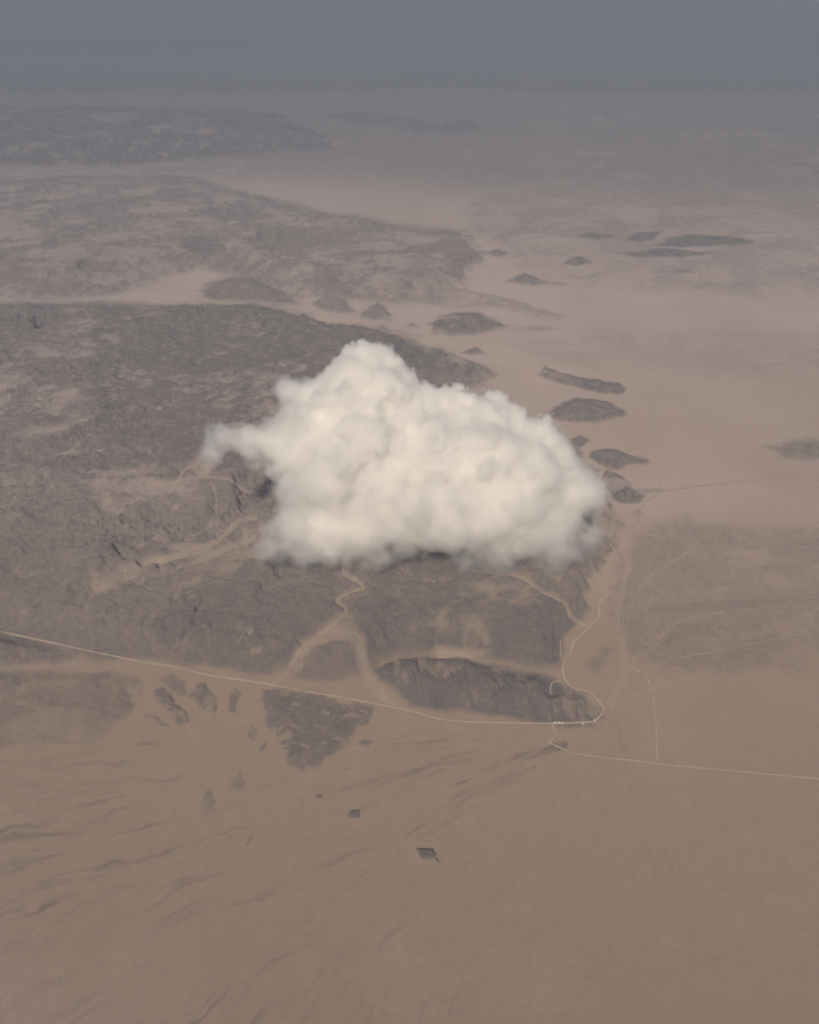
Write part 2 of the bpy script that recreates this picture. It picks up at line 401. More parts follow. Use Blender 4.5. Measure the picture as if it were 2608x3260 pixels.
def poly_sdf(U, V, poly):
    """Signed distance (positive inside) in photo pixels."""
    n = len(poly)
    d = np.full(U.shape, 1e9)
    inside = np.zeros(U.shape, bool)
    for i in range(n):
        x0, y0 = poly[i]
        x1, y1 = poly[(i + 1) % n]
        ex, ey = x1 - x0, y1 - y0
        t = np.clip(((U - x0) * ex + (V - y0) * ey) / (ex * ex + ey * ey + 1e-9), 0, 1)
        d = np.minimum(d, (U - x0 - t * ex) ** 2 + (V - y0 - t * ey) ** 2)
        c = ((y0 > V) != (y1 > V)) & (U < ex * (V - y0) / (ey if abs(ey) > 1e-9 else 1e-9) + x0)
        inside ^= c
    d = np.sqrt(d)
    return np.where(inside, d, -d)

def path_dist(U, V, pts, reach):
    d = np.full(U.shape, 1e9)
    for i in range(len(pts) - 1):
        x0, y0 = pts[i]
        x1, y1 = pts[i + 1]
        m = np.nonzero((U > min(x0, x1) - reach) & (U < max(x0, x1) + reach) & (V > min(y0, y1) - reach) & (V < max(y0, y1) + reach))[0]
        if len(m) == 0: continue
        ex, ey = x1 - x0, y1 - y0
        t = np.clip(((U[m] - x0) * ex + (V[m] - y0) * ey) / (ex * ex + ey * ey + 1e-9), 0, 1)
        d[m] = np.minimum(d[m], np.hypot(U[m] - x0 - t * ex, V[m] - y0 - t * ey))
    return d

SPECKLED = next(i for i, z in enumerate(ZONES) if z[1][0] == (555, 1460))
ROAD_PATHS = [catmull(r[1], 14.0) for r in ROADS]
STREAK_PATHS = [catmull(w[0], 20.0) for w in STREAKS]
WASH_PATHS = [catmull(w[0], 14.0) for w in WASH]
APEX = ground_at(1965, 2265)       # the head of the fan whose streaks cross the near plain

def land(x, y):
    """Height and ground cover at points of the plain: height, rock, pale, streak, zone number."""
    front = y * math.cos(PITCH) + ALT * math.sin(PITCH) > 800
    front &= y > -500
    U = np.full(x.shape, -9e3)
    V = np.full(x.shape, 9e3)
    U[front], V[front] = to_photo(x[front], y[front])
    dist = np.sqrt(x * x + y * y + ALT * ALT)
    pm = FPX / dist                                     # photo pixels per metre, across
    # uneven outlines: the survey is shifted by noise of 20 m to 3 km
    wx = fbm(x / 3000, y / 3000, 8, 11, 0.62) * 2.2
    wy = fbm(x / 3000, y / 3000, 8, 23, 0.62) * 2.2
    sq = ALT / dist
    W = U + 9 * wx
    Z = V + 9 * wy * sq
    wl = fbm(x / 380, y / 380, 4, 201)
    wm = fbm(x / 380, y / 380, 4, 203)
    tz, ts, tp = tile(x + 400 * wx, y + 400 * wy)
    tz2, ts2, tp2 = tile(0.6 * x + 0.8 * y + 3900 + 400 * wy, -0.8 * x + 0.6 * y + 7700 + 400 * wx)
    over = smooth(-0.12, 0.12, tz2 - tz)
    tz, ts, tp = tz + over * (tz2 - tz), ts + over * (ts2 - ts), tp + over * (tp2 - tp)
    tz = tz / (1 + 0.16 * tz)
    rid = 0.5 * ridged(x / 1500 + 0.2 * wx, y / 1500 + 0.2 * wy, 6, 41, 0.6) + 0.5 * ridged(x / 520 + 0.3 * wx, y / 520 + 0.3 * wy, 6, 43, 0.6)
    big = fbm(x / 3200, y / 3200, 4, 77)
    gully = ridged(x / 130 + 0.5 * wx + y / 700, y / 620 + 0.3 * wy, 5, 45, 0.6)
    grain = ridged(x / 170 + 0.5 * wx, y / 170 + 0.5 * wy, 4, 48, 0.65)
    bump = fbm(x / 400, y / 400, 5, 91)
    rough = np.zeros_like(x)
    rock = np.zeros_like(x)
    zone = np.full(x.shape, -1, np.int32)
    best = np.zeros_like(x)
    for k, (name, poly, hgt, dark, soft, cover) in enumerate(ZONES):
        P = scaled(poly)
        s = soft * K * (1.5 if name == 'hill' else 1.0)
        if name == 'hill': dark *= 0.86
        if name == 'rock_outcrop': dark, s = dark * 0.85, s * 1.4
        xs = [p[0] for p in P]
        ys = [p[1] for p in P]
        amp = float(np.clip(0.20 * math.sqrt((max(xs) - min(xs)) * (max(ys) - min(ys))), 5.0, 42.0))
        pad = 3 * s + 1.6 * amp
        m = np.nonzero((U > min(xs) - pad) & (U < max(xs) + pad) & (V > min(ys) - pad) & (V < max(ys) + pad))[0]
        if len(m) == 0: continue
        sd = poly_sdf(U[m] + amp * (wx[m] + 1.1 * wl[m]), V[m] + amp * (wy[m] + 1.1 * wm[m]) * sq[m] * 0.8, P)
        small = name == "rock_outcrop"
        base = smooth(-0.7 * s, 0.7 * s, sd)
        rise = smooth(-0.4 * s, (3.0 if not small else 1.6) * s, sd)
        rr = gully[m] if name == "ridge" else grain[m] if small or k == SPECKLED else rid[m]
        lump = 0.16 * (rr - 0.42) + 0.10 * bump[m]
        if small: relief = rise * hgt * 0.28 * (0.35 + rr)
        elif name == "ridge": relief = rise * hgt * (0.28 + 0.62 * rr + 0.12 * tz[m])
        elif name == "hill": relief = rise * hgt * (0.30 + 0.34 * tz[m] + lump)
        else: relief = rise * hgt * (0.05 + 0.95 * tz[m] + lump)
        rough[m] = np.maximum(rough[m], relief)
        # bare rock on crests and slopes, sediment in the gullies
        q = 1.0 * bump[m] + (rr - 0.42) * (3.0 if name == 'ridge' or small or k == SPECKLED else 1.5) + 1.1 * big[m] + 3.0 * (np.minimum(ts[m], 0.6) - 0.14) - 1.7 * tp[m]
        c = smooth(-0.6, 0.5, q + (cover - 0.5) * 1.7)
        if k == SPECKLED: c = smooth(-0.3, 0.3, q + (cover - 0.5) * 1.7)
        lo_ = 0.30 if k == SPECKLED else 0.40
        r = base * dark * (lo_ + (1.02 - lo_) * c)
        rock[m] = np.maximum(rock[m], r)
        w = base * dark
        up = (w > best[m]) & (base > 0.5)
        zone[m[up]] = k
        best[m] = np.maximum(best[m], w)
    pale = np.zeros_like(x)
    for poly, stg, soft in PALE:
        xs = [p[0] for p in poly]
        ys = [p[1] for p in poly]
        m = np.nonzero((W > min(xs) - 40) & (W < max(xs) + 40) & (Z > min(ys) - 40) & (Z < max(ys) + 40))[0]
        if len(m) == 0: continue
        pale[m] = np.maximum(pale[m], stg * smooth(-soft, soft, poly_sdf(W[m], Z[m], poly)))
    for (pth, hw, stg), P in zip(WASH, WASH_PATHS):
        d = path_dist(U + hw * 1.4 * wx, V + hw * 1.4 * wy * sq, P, hw * 5)
        pale = np.maximum(pale, stg * (1 - smooth(hw * 0.4, hw * 1.8, d)))
    pale *= np.clip(0.62 + 0.9 * bump + 0.4 * big, 0.15, 1)
    flat = np.ones_like(x)
    for r, P in zip(ROADS, ROAD_PATHS):
        flat = np.minimum(flat, smooth(r[2] * 0.8, r[2] * 12.0, path_dist(U, V, P, r[2] * 13)))
    rock *= (1 - 0.8 * pale)
    rough *= (1 - 0.45 * pale) * (0.04 + 0.96 * flat)
    # streaks of the fan
    ax, ay = x - APEX[0], y - APEX[1]
    rad = np.hypot(ax, ay)
    ang = np.arctan2(ax, -ay)
    ang = ang + 0.05 * wx
    st = fbm(ang * 24, rad / 1500, 4, 131) + 0.8 * fbm(ang * 85, rad / 500, 3, 137)
    fanw = smooth(300, 1200, rad) * (1 - smooth(7000, 12000, rad)) * smooth(2250, 2380, V)
    sector = 0.25 + 0.75 * (1 - smooth(-0.95, -0.25, ang))
    rill = fbm(ang * 110, rad / 700, 3, 139)
    streak = (0.85 * sector * st + 0.30 * rill) * fanw * np.clip(0.55 + 1.6 * fbm(x / 1800, y / 1800, 3, 171), 0.1, 1)
    for (pth, hw, stg), P in zip(STREAKS, STREAK_PATHS):
        d = path_dist(U + 9 * wx, V + 9 * wy * sq, P, hw * 4)
        streak = np.maximum(streak, stg * (1 - smooth(hw * 0.3, hw * 1.7, d)) * np.clip(0.35 + 0.9 * st + 0.5 * bump, 0, 1) * 1.05)
    plain = 10 * fbm(x / 2500, y / 2500, 4, 151) + 2.0 * bump * flat + 3.0 * streak
    tone = np.clip(smooth(5200, 12500, y + 0.25 * x) + 0.55 * fbm(x / 9000, y / 9000, 6, 181) + 0.5 * fbm(x / 30000, y / 30000, 4, 187) + 0.3 * fbm(x / 1500, y / 1500, 5, 183), 0, 1)  # nearer sand darker: lens vignette put into the colour, plus random patches
    return plain + rough, np.clip(rock, 0, 1), np.clip(pale, 0, 1), streak, zone, tone

def height_at(x, y):
    return land(np.asarray(x, float), np.asarray(y, float))[0]

# rings and spokes round the point under the camera, out to the horizon
# rows evenly spread over the photograph's height
vv = np.linspace(3480, -10, 1180)
dd = PITCH + np.arctan((vv - 1630.0) / FPX)
rows = np.concatenate([[40, 200, 500, 900, 1400, 2000, 2600], ALT / np.tan(dd)])
rows = np.concatenate([rows[rows < 3.0e5], [3.6e5, 4.5e5, 6e5, 9e5]])
az = np.radians(np.concatenate([np.linspace(-180, -46, 40)[:-1], np.linspace(-44, 44, 1280), np.linspace(46, 180, 40)[1:-1]]))
nr, na = len(rows), len(az)
R, A = np.meshgrid(rows, az, indexing='ij')
X = (R * np.sin(A)).ravel()
Y = (R * np.cos(A)).ravel()
H, ROCK, PALEV, STREAK, ZONE, TONE = land(X, Y)

# face list (closed ring)
i0 = np.arange(nr - 1)[:, None] * na
j0 = np.arange(na)[None, :]
j1 = (j0 + 1) % na
quads = np.stack([i0 + j0, i0 + j1, i0 + na + j1, i0 + na + j0], -1).reshape(-1, 4)[:, ::-1]
co = np.stack([X, Y, H], -1)
# smooth normals over the whole land, so that pieces meet without a seam
fn = np.cross(co[quads[:, 2]] - co[quads[:, 0]], co[quads[:, 3]] - co[quads[:, 1]])
fn /= np.linalg.norm(fn, axis=1, keepdims=True) + 1e-12
fn *= np.sign(fn[:, 2:3])
VN = np.zeros_like(co)
for k in range(4):
    np.add.at(VN, quads[:, k], fn)
VN /= np.linalg.norm(VN, axis=1, keepdims=True) + 1e-12
q_up = np.cross(co[quads[0, 1]] - co[quads[0, 0]], co[quads[0, 2]] - co[quads[0, 0]])[2]
if q_up < 0:
    quads = quads[:, ::-1]

# ------------------------------------------------------------------ materials
def new_mat(name):
    m = bpy.data.materials.new(name)
    m.use_nodes = True
    nt = m.node_tree
    nt.nodes.clear()
    out = nt.nodes.new("ShaderNodeOutputMaterial")
    return m, nt, out

def mixrgb(nt, fac, a, b, mode='MIX'):
    n = nt.nodes.new("ShaderNodeMix")
    n.data_type = 'RGBA'
    n.blend_type = mode
    for sock, val in ((n.inputs[0], fac), (n.inputs[6], a), (n.inputs[7], b)):
        if hasattr(val, "is_output"): nt.links.new(val, sock)
        elif isinstance(val, (int, float)): sock.default_value = val
        else: sock.default_value = (*val, 1)
    return n.outputs[2]

def math_n(nt, op, a, b=None, clamp=False):
    n = nt.nodes.new("ShaderNodeMath")
    n.operation = op
    n.use_clamp = clamp
    for i, val in enumerate((a, b)):
        if val is None: continue
        if hasattr(val, "is_output"): nt.links.new(val, n.inputs[i])
        else: n.inputs[i].default_value = val
    return n.outputs[0]

def noise_n(nt, vec, scale, detail=6, rough=0.55, dist=0.0):
    n = nt.nodes.new("ShaderNodeTexNoise")
    n.inputs["Scale"].default_value = scale
    n.inputs["Detail"].default_value = detail
    n.inputs["Roughness"].default_value = rough
    n.inputs["Distortion"].default_value = dist
    nt.links.new(vec, n.inputs["Vector"])
    return n.outputs[0]

def attr_n(nt, name):
    n = nt.nodes.new("ShaderNodeAttribute")
    n.attribute_name = name
    return n.outputs["Fac"]

def ground_material():
    m, nt, out = new_mat("desert_land")
    geo = nt.nodes.new("ShaderNodeNewGeometry")
    sc = nt.nodes.new("ShaderNodeVectorMath")
    sc.operation = 'SCALE'
    sc.inputs[3].default_value = 0.001          # kilometres
    nt.links.new(geo.outputs["Position"], sc.inputs[0])
    pos = sc.outputs[0]
    rock, pale, streak = attr_n(nt, "rock"), attr_n(nt, "pale"), attr_n(nt, "streak")
    n_mid = noise_n(nt, pos, 5.0, 8, 0.65, 0.4)
    n_fine = noise_n(nt, pos, 17.0, 8, 0.72, 0.2)
    tone = attr_n(nt, "tone")
    vein = nt.nodes.new("ShaderNodeTexNoise")
    vein.noise_type = 'RIDGED_MULTIFRACTAL'
    vein.inputs["Scale"].default_value = 3.2
    vein.inputs["Detail"].default_value = 7
    vein.inputs["Roughness"].default_value = 0.62
    vein.inputs["Distortion"].default_value = 0.5
    nt.links.new(pos, vein.inputs["Vector"])
    vein = vein.outputs[0]
    grit = math_n(nt, 'SUBTRACT', n_fine, 0.5)
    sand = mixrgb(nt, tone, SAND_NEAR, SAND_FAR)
    sand = mixrgb(nt, math_n(nt, 'MULTIPLY', grit, 1.8, True), sand, (0.150, 0.122, 0.102))
    sand = mixrgb(nt, math_n(nt, 'MULTIPLY', math_n(nt, 'SUBTRACT', n_mid, 0.52), 0.7, True), sand, (0.40, 0.32, 0.255))
    dk = math_n(nt, 'MULTIPLY', math_n(nt, 'SUBTRACT', streak, 0.06), 1.5, True)
    sand = mixrgb(nt, math_n(nt, 'MULTIPLY', dk, 0.8), sand, (0.105, 0.086, 0.076))
    lt = math_n(nt, 'MULTIPLY', math_n(nt, 'SUBTRACT', math_n(nt, 'MULTIPLY', streak, -1.0), 0.05), 1.5, True)
    sand = mixrgb(nt, math_n(nt, 'MULTIPLY', lt, 0.4), sand, (0.36, 0.28, 0.22))
    rk = mixrgb(nt, n_mid, ROCK_DARK, ROCK_LIGHT)
    rk = mixrgb(nt, math_n(nt, 'MULTIPLY', math_n(nt, 'SUBTRACT', 0.8, vein), 0.5, True), rk, (0.20, 0.165, 0.145))
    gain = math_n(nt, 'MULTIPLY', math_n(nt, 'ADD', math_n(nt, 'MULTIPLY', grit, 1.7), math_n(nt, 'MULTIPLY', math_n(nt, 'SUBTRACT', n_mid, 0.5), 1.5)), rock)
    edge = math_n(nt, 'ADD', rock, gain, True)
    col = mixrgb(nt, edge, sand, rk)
    col = mixrgb(nt, math_n(nt, 'MULTIPLY', pale, 0.7), col, (0.40, 0.315, 0.245))
    b = nt.nodes.new("ShaderNodeBump")
    b.inputs["Strength"].default_value = 0.6
    b.inputs["Distance"].default_value = 22.0
    rel = math_n(nt, 'ADD', math_n(nt, 'MULTIPLY', n_fine, 1.0), math_n(nt, 'MULTIPLY', vein, 1.2))
    nt.links.new(math_n(nt, 'MULTIPLY', rel, math_n(nt, 'ADD', math_n(nt, 'MULTIPLY', rock, 1.5), 0.12)), b.inputs["Height"])
    d = nt.nodes.new("ShaderNodeBsdfDiffuse")
    d.inputs["Roughness"].default_value = 0.6
    nt.links.new(col, d.inputs["Color"])
    nt.links.new(b.outputs[0], d.inputs["Normal"])
    nt.links.new(d.outputs[0], out.inputs["Surface"])
    return m

def dust_material(name, c0, c1, scale=0.02):
    m, nt, out = new_mat(name)
    geo = nt.nodes.new("ShaderNodeNewGeometry")
    n = noise_n(nt, geo.outputs["Position"], scale, 5, 0.6)
    d = nt.nodes.new("ShaderNodeBsdfDiffuse")
    nt.links.new(mixrgb(nt, n, c0, c1), d.inputs["Color"])
    nt.links.new(d.outputs[0], out.inputs["Surface"])
    return m

M_LAND = ground_material()

# ------------------------------------------------------------------ land objects: the plain, each range, hill and outcrop
def land_piece(name, faces, origin=None):
    idx, inv = np.unique(faces.ravel(), return_inverse=True)
    c = co[idx].copy()
    org = np.zeros(3)
    if origin is not None:
        org = np.array([c[:, 0].mean(), c[:, 1].mean(), c[:, 2].min()])
        c = c - org
    me = bpy.data.meshes.new(name)
    nv, nf = len(idx), len(faces)
    me.vertices.add(nv)
    me.vertices.foreach_set("co", c.astype(np.float32).ravel())
    me.loops.add(nf * 4)
    me.loops.foreach_set("vertex_index", inv.astype(np.int32).ravel())
    me.polygons.add(nf)
    me.polygons.foreach_set("loop_start", np.arange(0, nf * 4, 4, dtype=np.int32))
    me.update(calc_edges=True)
    me.polygons.foreach_set("use_smooth", np.ones(nf, bool))
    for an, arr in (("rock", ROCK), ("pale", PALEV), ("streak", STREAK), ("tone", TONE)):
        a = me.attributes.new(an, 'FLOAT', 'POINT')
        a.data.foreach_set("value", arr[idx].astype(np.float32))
    me.normals_split_custom_set_from_vertices(VN[idx].astype(np.float32))
    me.materials.append(M_LAND)
    o = bpy.data.objects.new(name, me)
    o.location = org
    S.collection.objects.link(o)
    return o

fz = ZONE[quads[:, 0]]
def largest_patch_ok(f): return len(f) >= 12
ground_mask = np.ones(len(quads), bool)
OUTCROP_LABELS = {
 40: "long dark rock outcrop running down across the sand by the photo's left edge",
 41: "greyish low rock outcrop just under the highway at the far left",
 42: "rounded dark rock outcrop, second from the left under the highway",
 43: "narrow upright dark outcrop between the rounded outcrop and the wide mottled hill",
 44: "thin dark streak of rock at the left edge under the long outcrop",
 46: "dark lens of rock tucked against the highway above the pale plain",
 47: "small dark outcrop on the plain just right of the wide mottled hill",
 48: "small dark diamond of rock beside the lower left of the mottled hill",
 49: "tiny dark sliver of rock close beside the mottled hill's lower left edge",
 50: "faint speckled outcrop on the sand below the small dark diamond",
 51: "faint mottled outcrop in the sand, lowest of the pale patches at left",
 52: "thin faint smear of rock alone on the lower left sand",
 53: "tiny dark outcrop, smallest of the three in a line on the open sand",
 54: "compact dark outcrop, the middle of three in a line on the open sand",
 55: "largest dark rock outcrop on the open sand, lowest of the three in a line",
 56: "tiny dark splinter of rock trailing from the largest outcrop on the sand",
}
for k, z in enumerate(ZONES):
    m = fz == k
    if m.sum() < 8 or z[0] == 'far_dark_band': continue
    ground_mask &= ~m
    o = land_piece(z[0], quads[m], origin=True)
    if k in OUTCROP_LABELS:
        tag(o, OUTCROP_LABELS[k], "rock outcrop", "dark rock outcrops in the sand")
    else:
        tag(o, kind='structure')
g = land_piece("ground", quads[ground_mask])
tag(g, kind='structure')

# ------------------------------------------------------------------ roads: sheets draped a little above the land
M_ROAD = dust_material("pale_dust", (0.27, 0.217, 0.166), (0.48, 0.387, 0.296), 0.006)
M_TRACK = dust_material("faint_dust", (0.24, 0.19, 0.15), (0.40, 0.32, 0.25), 0.006)
for (name, pts, wpx, br), P in zip(ROADS, ROAD_PATHS):
    P = catmull(pts, 5.0)
    g2 = np.array([ground_at(u, v) for u, v in P])
    T = np.gradient(g2, axis=0)
    T /= np.linalg.norm(T, axis=1, keepdims=True) + 1e-9
    N = np.stack([-T[:, 1], T[:, 0]], -1)
    dist = np.sqrt((g2 ** 2).sum(1) + ALT ** 2)
    w = wpx * dist / FPX * 0.55 * np.clip(0.85 + 0.45 * perlin(g2[:, 0] / 130, g2[:, 1] / 130, 3) + 0.35 * perlin(g2[:, 0] / 600, g2[:, 1] / 600, 4), 0.35, 1.4)
    cols = [g2 + N * (w * s)[:, None] for s in (-1, -0.33, 0.33, 1)]
    allp = np.concatenate(cols)
    hz = height_at(allp[:, 0], allp[:, 1]) + 3.0
    n = len(P)
    vs = np.column_stack([allp, hz])
    fs = []
    for c in range(3):
        for i in range(n - 1):
            fs.append((c * n + i, (c + 1) * n + i, (c + 1) * n + i + 1, c * n + i + 1)[::-1])
    me = bpy.data.meshes.new(name)
    me.from_pydata(vs.tolist(), [], fs)
    me.polygons.foreach_set("use_smooth", np.ones(len(fs), bool))
    me.materials.append(M_ROAD if br >= 0.7 else M_TRACK)
    o = bpy.data.objects.new(name, me)
    S.collection.objects.link(o)
    tag(o, kind='structure')

# ------------------------------------------------------------------ the sheds beside the highway
M_ROOF = dust_material("bleached_roof", (0.62, 0.58, 0.48), (0.74, 0.70, 0.60), 0.3)
M_WALL = dust_material("shed_wall", (0.42, 0.38, 0.30), (0.52, 0.47, 0.39), 0.3)

def shed(u, v, wid, dep_, hgt, label, rot=0.0):
    x, y = ground_at(u, v)
    z = float(height_at([x], [y])[0])
    root = bpy.data.objects.new("shed", None)
    root.location = (x, y, z)
    root.rotation_euler = (0, 0, rot)
    S.collection.objects.link(root)
    tag(root, label, "shed", "pale sheds beside the highway")
    a, b, r = wid / 2, dep_ / 2, hgt * 1.35
    vs = [(-a, -b, -4), (a, -b, -4), (a, b, -4), (-a, b, -4), (-a, -b, hgt), (a, -b, hgt), (a, b, hgt), (-a, b, hgt), (-a, 0, r), (a, 0, r)]
    fs = [(0, 1, 5, 4), (2, 3, 7, 6), (1, 2, 6, 9, 5), (3, 0, 4, 8, 7)]
    me = bpy.data.meshes.new("wall")
    me.from_pydata(vs, [], fs)
    me.materials.append(M_WALL)
    w = bpy.data.objects.new("wall", me)
    S.collection.objects.link(w)
    w.parent = root
    e, t = 0.8, 0.3
    def slope(s):
        return [(-a - e, s * (b + e), hgt - 0.2), (a + e, s * (b + e), hgt - 0.2), (a + e, 0, r + 0.15), (-a - e, 0, r + 0.15)]
    vs, fs = [], []
    for s in (-1, 1):
        q = slope(s)
        k0 = len(vs)
        vs += q + [(p[0], p[1], p[2] + t) for p in q]
        fs += [(k0, k0 + 1, k0 + 2, k0 + 3), (k0 + 4, k0 + 5, k0 + 6, k0 + 7), (k0, k0 + 1, k0 + 5, k0 + 4), (k0 + 1, k0 + 2, k0 + 6, k0 + 5), (k0 + 3, k0, k0 + 4, k0 + 7)]
    me = bpy.data.meshes.new("roof")
    me.from_pydata(vs, [], fs)
    me.materials.append(M_ROOF)
    rf = bpy.data.objects.new("roof", me)
    S.collection.objects.link(rf)
    rf.parent = root

shed(1767, 2301, 19, 11, 5, "dullest pale shed at the west end of the short row by the highway", 0.05)
shed(1779, 2301, 21, 13, 5, "white shed in the middle of the short row by the highway")
shed(1790, 2302, 23, 13, 5, "brightest white shed at the east end of the short row by the highway", -0.05)
shed(1893, 2294, 12, 20, 5, "small pale shed at the foot of the dark ridge's pointed end", -0.3)
shed(1855, 2305, 9, 24, 4, "small pale shed right beside the highway below the dark ridge", 0.2)

# ------------------------------------------------------------------ the cloud
rng = np.random.default_rng(7)
X0, X1, Y0, Y1, Z0, Z1 = -2600.0, 2900.0, 7400.0, 11600.0, 200.0, 3000.0
gx, gy, gz = (int(round((b - a) / VOX)) + 1 for a, b in ((X0, X1), (Y0, Y1), (Z0, Z1)))
sdf = np.full((gx, gy, gz), 900.0, np.float32)
ox = (X0 + VOX * np.arange(gx)).astype(np.float32)
oy = (Y0 + VOX * np.arange(gy)).astype(np.float32)
oz = (Z0 + VOX * np.arange(gz)).astype(np.float32)

def add_ball(c, r, k, squash=1.0):
    """Smooth union with a ball of radius r at c."""
    pad = r + max(2 * k, 60)
    s = []
    for o, cc in ((ox, c[0]), (oy, c[1]), (oz, c[2])):
        a, b = np.searchsorted(o, cc - pad), np.searchsorted(o, cc + pad)
        if a >= b: return
        s.append(slice(a, b))
    d = np.sqrt((ox[s[0]][:, None, None] - c[0]) ** 2 + (oy[s[1]][None, :, None] - c[1]) ** 2 + ((oz[s[2]][None, None, :] - c[2]) / squash) ** 2) - r
    cur = sdf[s[0], s[1], s[2]]
    h = np.maximum(k - np.abs(cur - d), 0) / k
    sdf[s[0], s[1], s[2]] = np.minimum(cur, d) - h * h * k * 0.25

def sample(p):
    i = np.clip(((p[:, 0] - X0) / VOX).round().astype(int), 0, gx - 1)
    j = np.clip(((p[:, 1] - Y0) / VOX).round().astype(int), 0, gy - 1)
    k = np.clip(((p[:, 2] - Z0) / VOX).round().astype(int), 0, gz - 1)
    return sdf[i, j, k]

# lobes: position in the 1725-wide view, radius there, how far towards the viewer (m)
LOBES = [
 (762,780,50,0),(798,778,46,0),(735,800,46,0),(826,796,38,0),(770,812,60,0),(700,814,38,0),(655,832,36,0),(615,824,26,60),(585,812,16,60),(572,806,9,60),(842,840,56,0),(780,865,88,0),(705,885,80,0),(640,868,36,0),
 (895,870,54,0),(960,860,48,0),(1030,882,50,0),(1000,915,66,0),(1062,900,40,0),(1088,936,50,0),(1140,932,48,0),(1180,968,48,0),(1215,1005,50,0),(1235,1045,46,0),(1200,1058,58,0),(1130,1025,78,0),(1050,992,84,0),(950,955,86,0),
 (880,965,100,0),(770,965,104,0),(668,950,72,0),(612,905,34,0),(565,884,16,40),(615,965,50,0),
 (598,935,40,60),(562,928,34,100),(538,920,30,130),(515,918,28,150),(475,917,25,180),(447,932,20,200),(434,950,14,200),(444,958,13,200),
 (545,985,16,60),(566,995,28,40),(585,1040,24,20),(537,1112,12,60),(548,1172,18,0),(1262,1025,22,0),(1278,1055,16,0),(1268,1092,24,0),(1286,1124,14,0),(1245,1128,24,0),
 (600,1010,34,0),(660,1050,64,0),(630,1105,56,0),(575,1116,28,0),(706,1098,80,0),(792,1078,96,0),(890,1072,108,0),(1000,1072,104,0),(1090,1088,90,0),(1160,1105,60,0),(1205,1100,38,0),
 (600,1150,34,0),(680,1142,42,0),(770,1140,46,0),(860,1134,50,0),(960,1138,54,0),(1060,1146,48,0),(1140,1148,38,0),
 (1010,1000,88,200),(1040,960,60,100),(1030,895,40,180),(870,975,64,220),(860,930,70,60),(930,1000,90,60),(985,860,26,80),(760,905,46,200),(650,930,40,180),(700,1020,66,240),(930,1085,84,330),(800,1040,60,280),(1105,1080,66,260),(1060,1050,70,220),(915,905,34,160),(620,1120,40,160),(740,1130,46,160),(850,1110,60,260),(1010,1110,60,280),
 (552,1112,22,20),(562,1150,30,20),(553,1172,20,40),(1262,1120,24,0),(1230,1150,26,20),(1195,1165,30,20),(850,1160,34,40),(890,1164,32,40),(935,1166,30,40),(580,1172,20,80),(650,1176,24,80),(730,1172,24,80),(810,1172,24,60),(900,1176,26,60),(980,1172,24,60),(1060,1180,26,60),(1140,1184,26,60),(1180,1165,26,60),
]
balls = []
for (u, v, r, fwd) in LOBES:
    D = 8560 + (1180 - v) / 458.0 * 1450 - fwd
    dx, dy, dz = ray(u * K, v * K)
    t = D / dy
    c = np.array([dx * t, D, ALT + dz * t])
    rm = r * K * t / FPX
    balls.append((c, rm))
    add_ball(c, rm, 130)
    if r > 55:      # the bulk behind
        add_ball(c + np.array([0, 520, -200]), rm * 0.92, 200)
        add_ball(c + np.array([0, 1000, -480]), rm * 0.8, 200)

def puffs(parents, per, rlo, rhi, k, zmin=0.0):
    out = []
    for c, r in parents:
        n = int(per * (r / 250.0) ** 1.4) + 2
        d = rng.normal(size=(n, 3))
        d /= np.linalg.norm(d, axis=1, keepdims=True)
        d[:, 2] = np.where(d[:, 2] < -0.3, -d[:, 2], d[:, 2])
        p = c + d * r
        s = sample(p)
        for q, ss in zip(p, s):
            if abs(ss) > 0.35 * r + 30: continue
            hgt = np.clip((q[2] - 900 - 0.25 * max(q[0], 0) * -1) / 1200, 0.04, 1) ** 1.5
            if rng.random() > hgt: continue
            out.append((q, r * rng.uniform(rlo, rhi)))
    for c, r in out:
        add_ball(c, r, k * r)
    return out

gen1 = puffs(balls, 26, 0.12, 0.30, 0.7)
gen2 = puffs([b for b in gen1 if b[0][2] > 1000], 30, 0.25, 0.5, 0.4)

# soft noise on the same lattice (cubic B-spline value noise, separable)
def lattice_noise(cell, seed):
    r = np.random.default_rng(seed)
    dims = [int((n - 1) * VOX / cell) + 5 for n in (gx, gy, gz)]
    v = r.normal(size=dims).astype(np.float32)
    for ax, n in enumerate((gx, gy, gz)):
        t = np.arange(n) * VOX / cell
        i = np.floor(t).astype(int)
        f = (t - i).astype(np.float32)
        w = [(1 - f) ** 3 / 6, (3 * f ** 3 - 6 * f ** 2 + 4) / 6, (-3 * f ** 3 + 3 * f ** 2 + 3 * f + 1) / 6, f ** 3 / 6]
        vm = np.moveaxis(v, ax, 0)
        acc = sum(vm[i + q] * w[q].reshape(-1, *([1] * (v.ndim - 1))) for q in range(4))
        v = np.moveaxis(acc, 0, ax)
    return v / (v.std() + 1e-6)

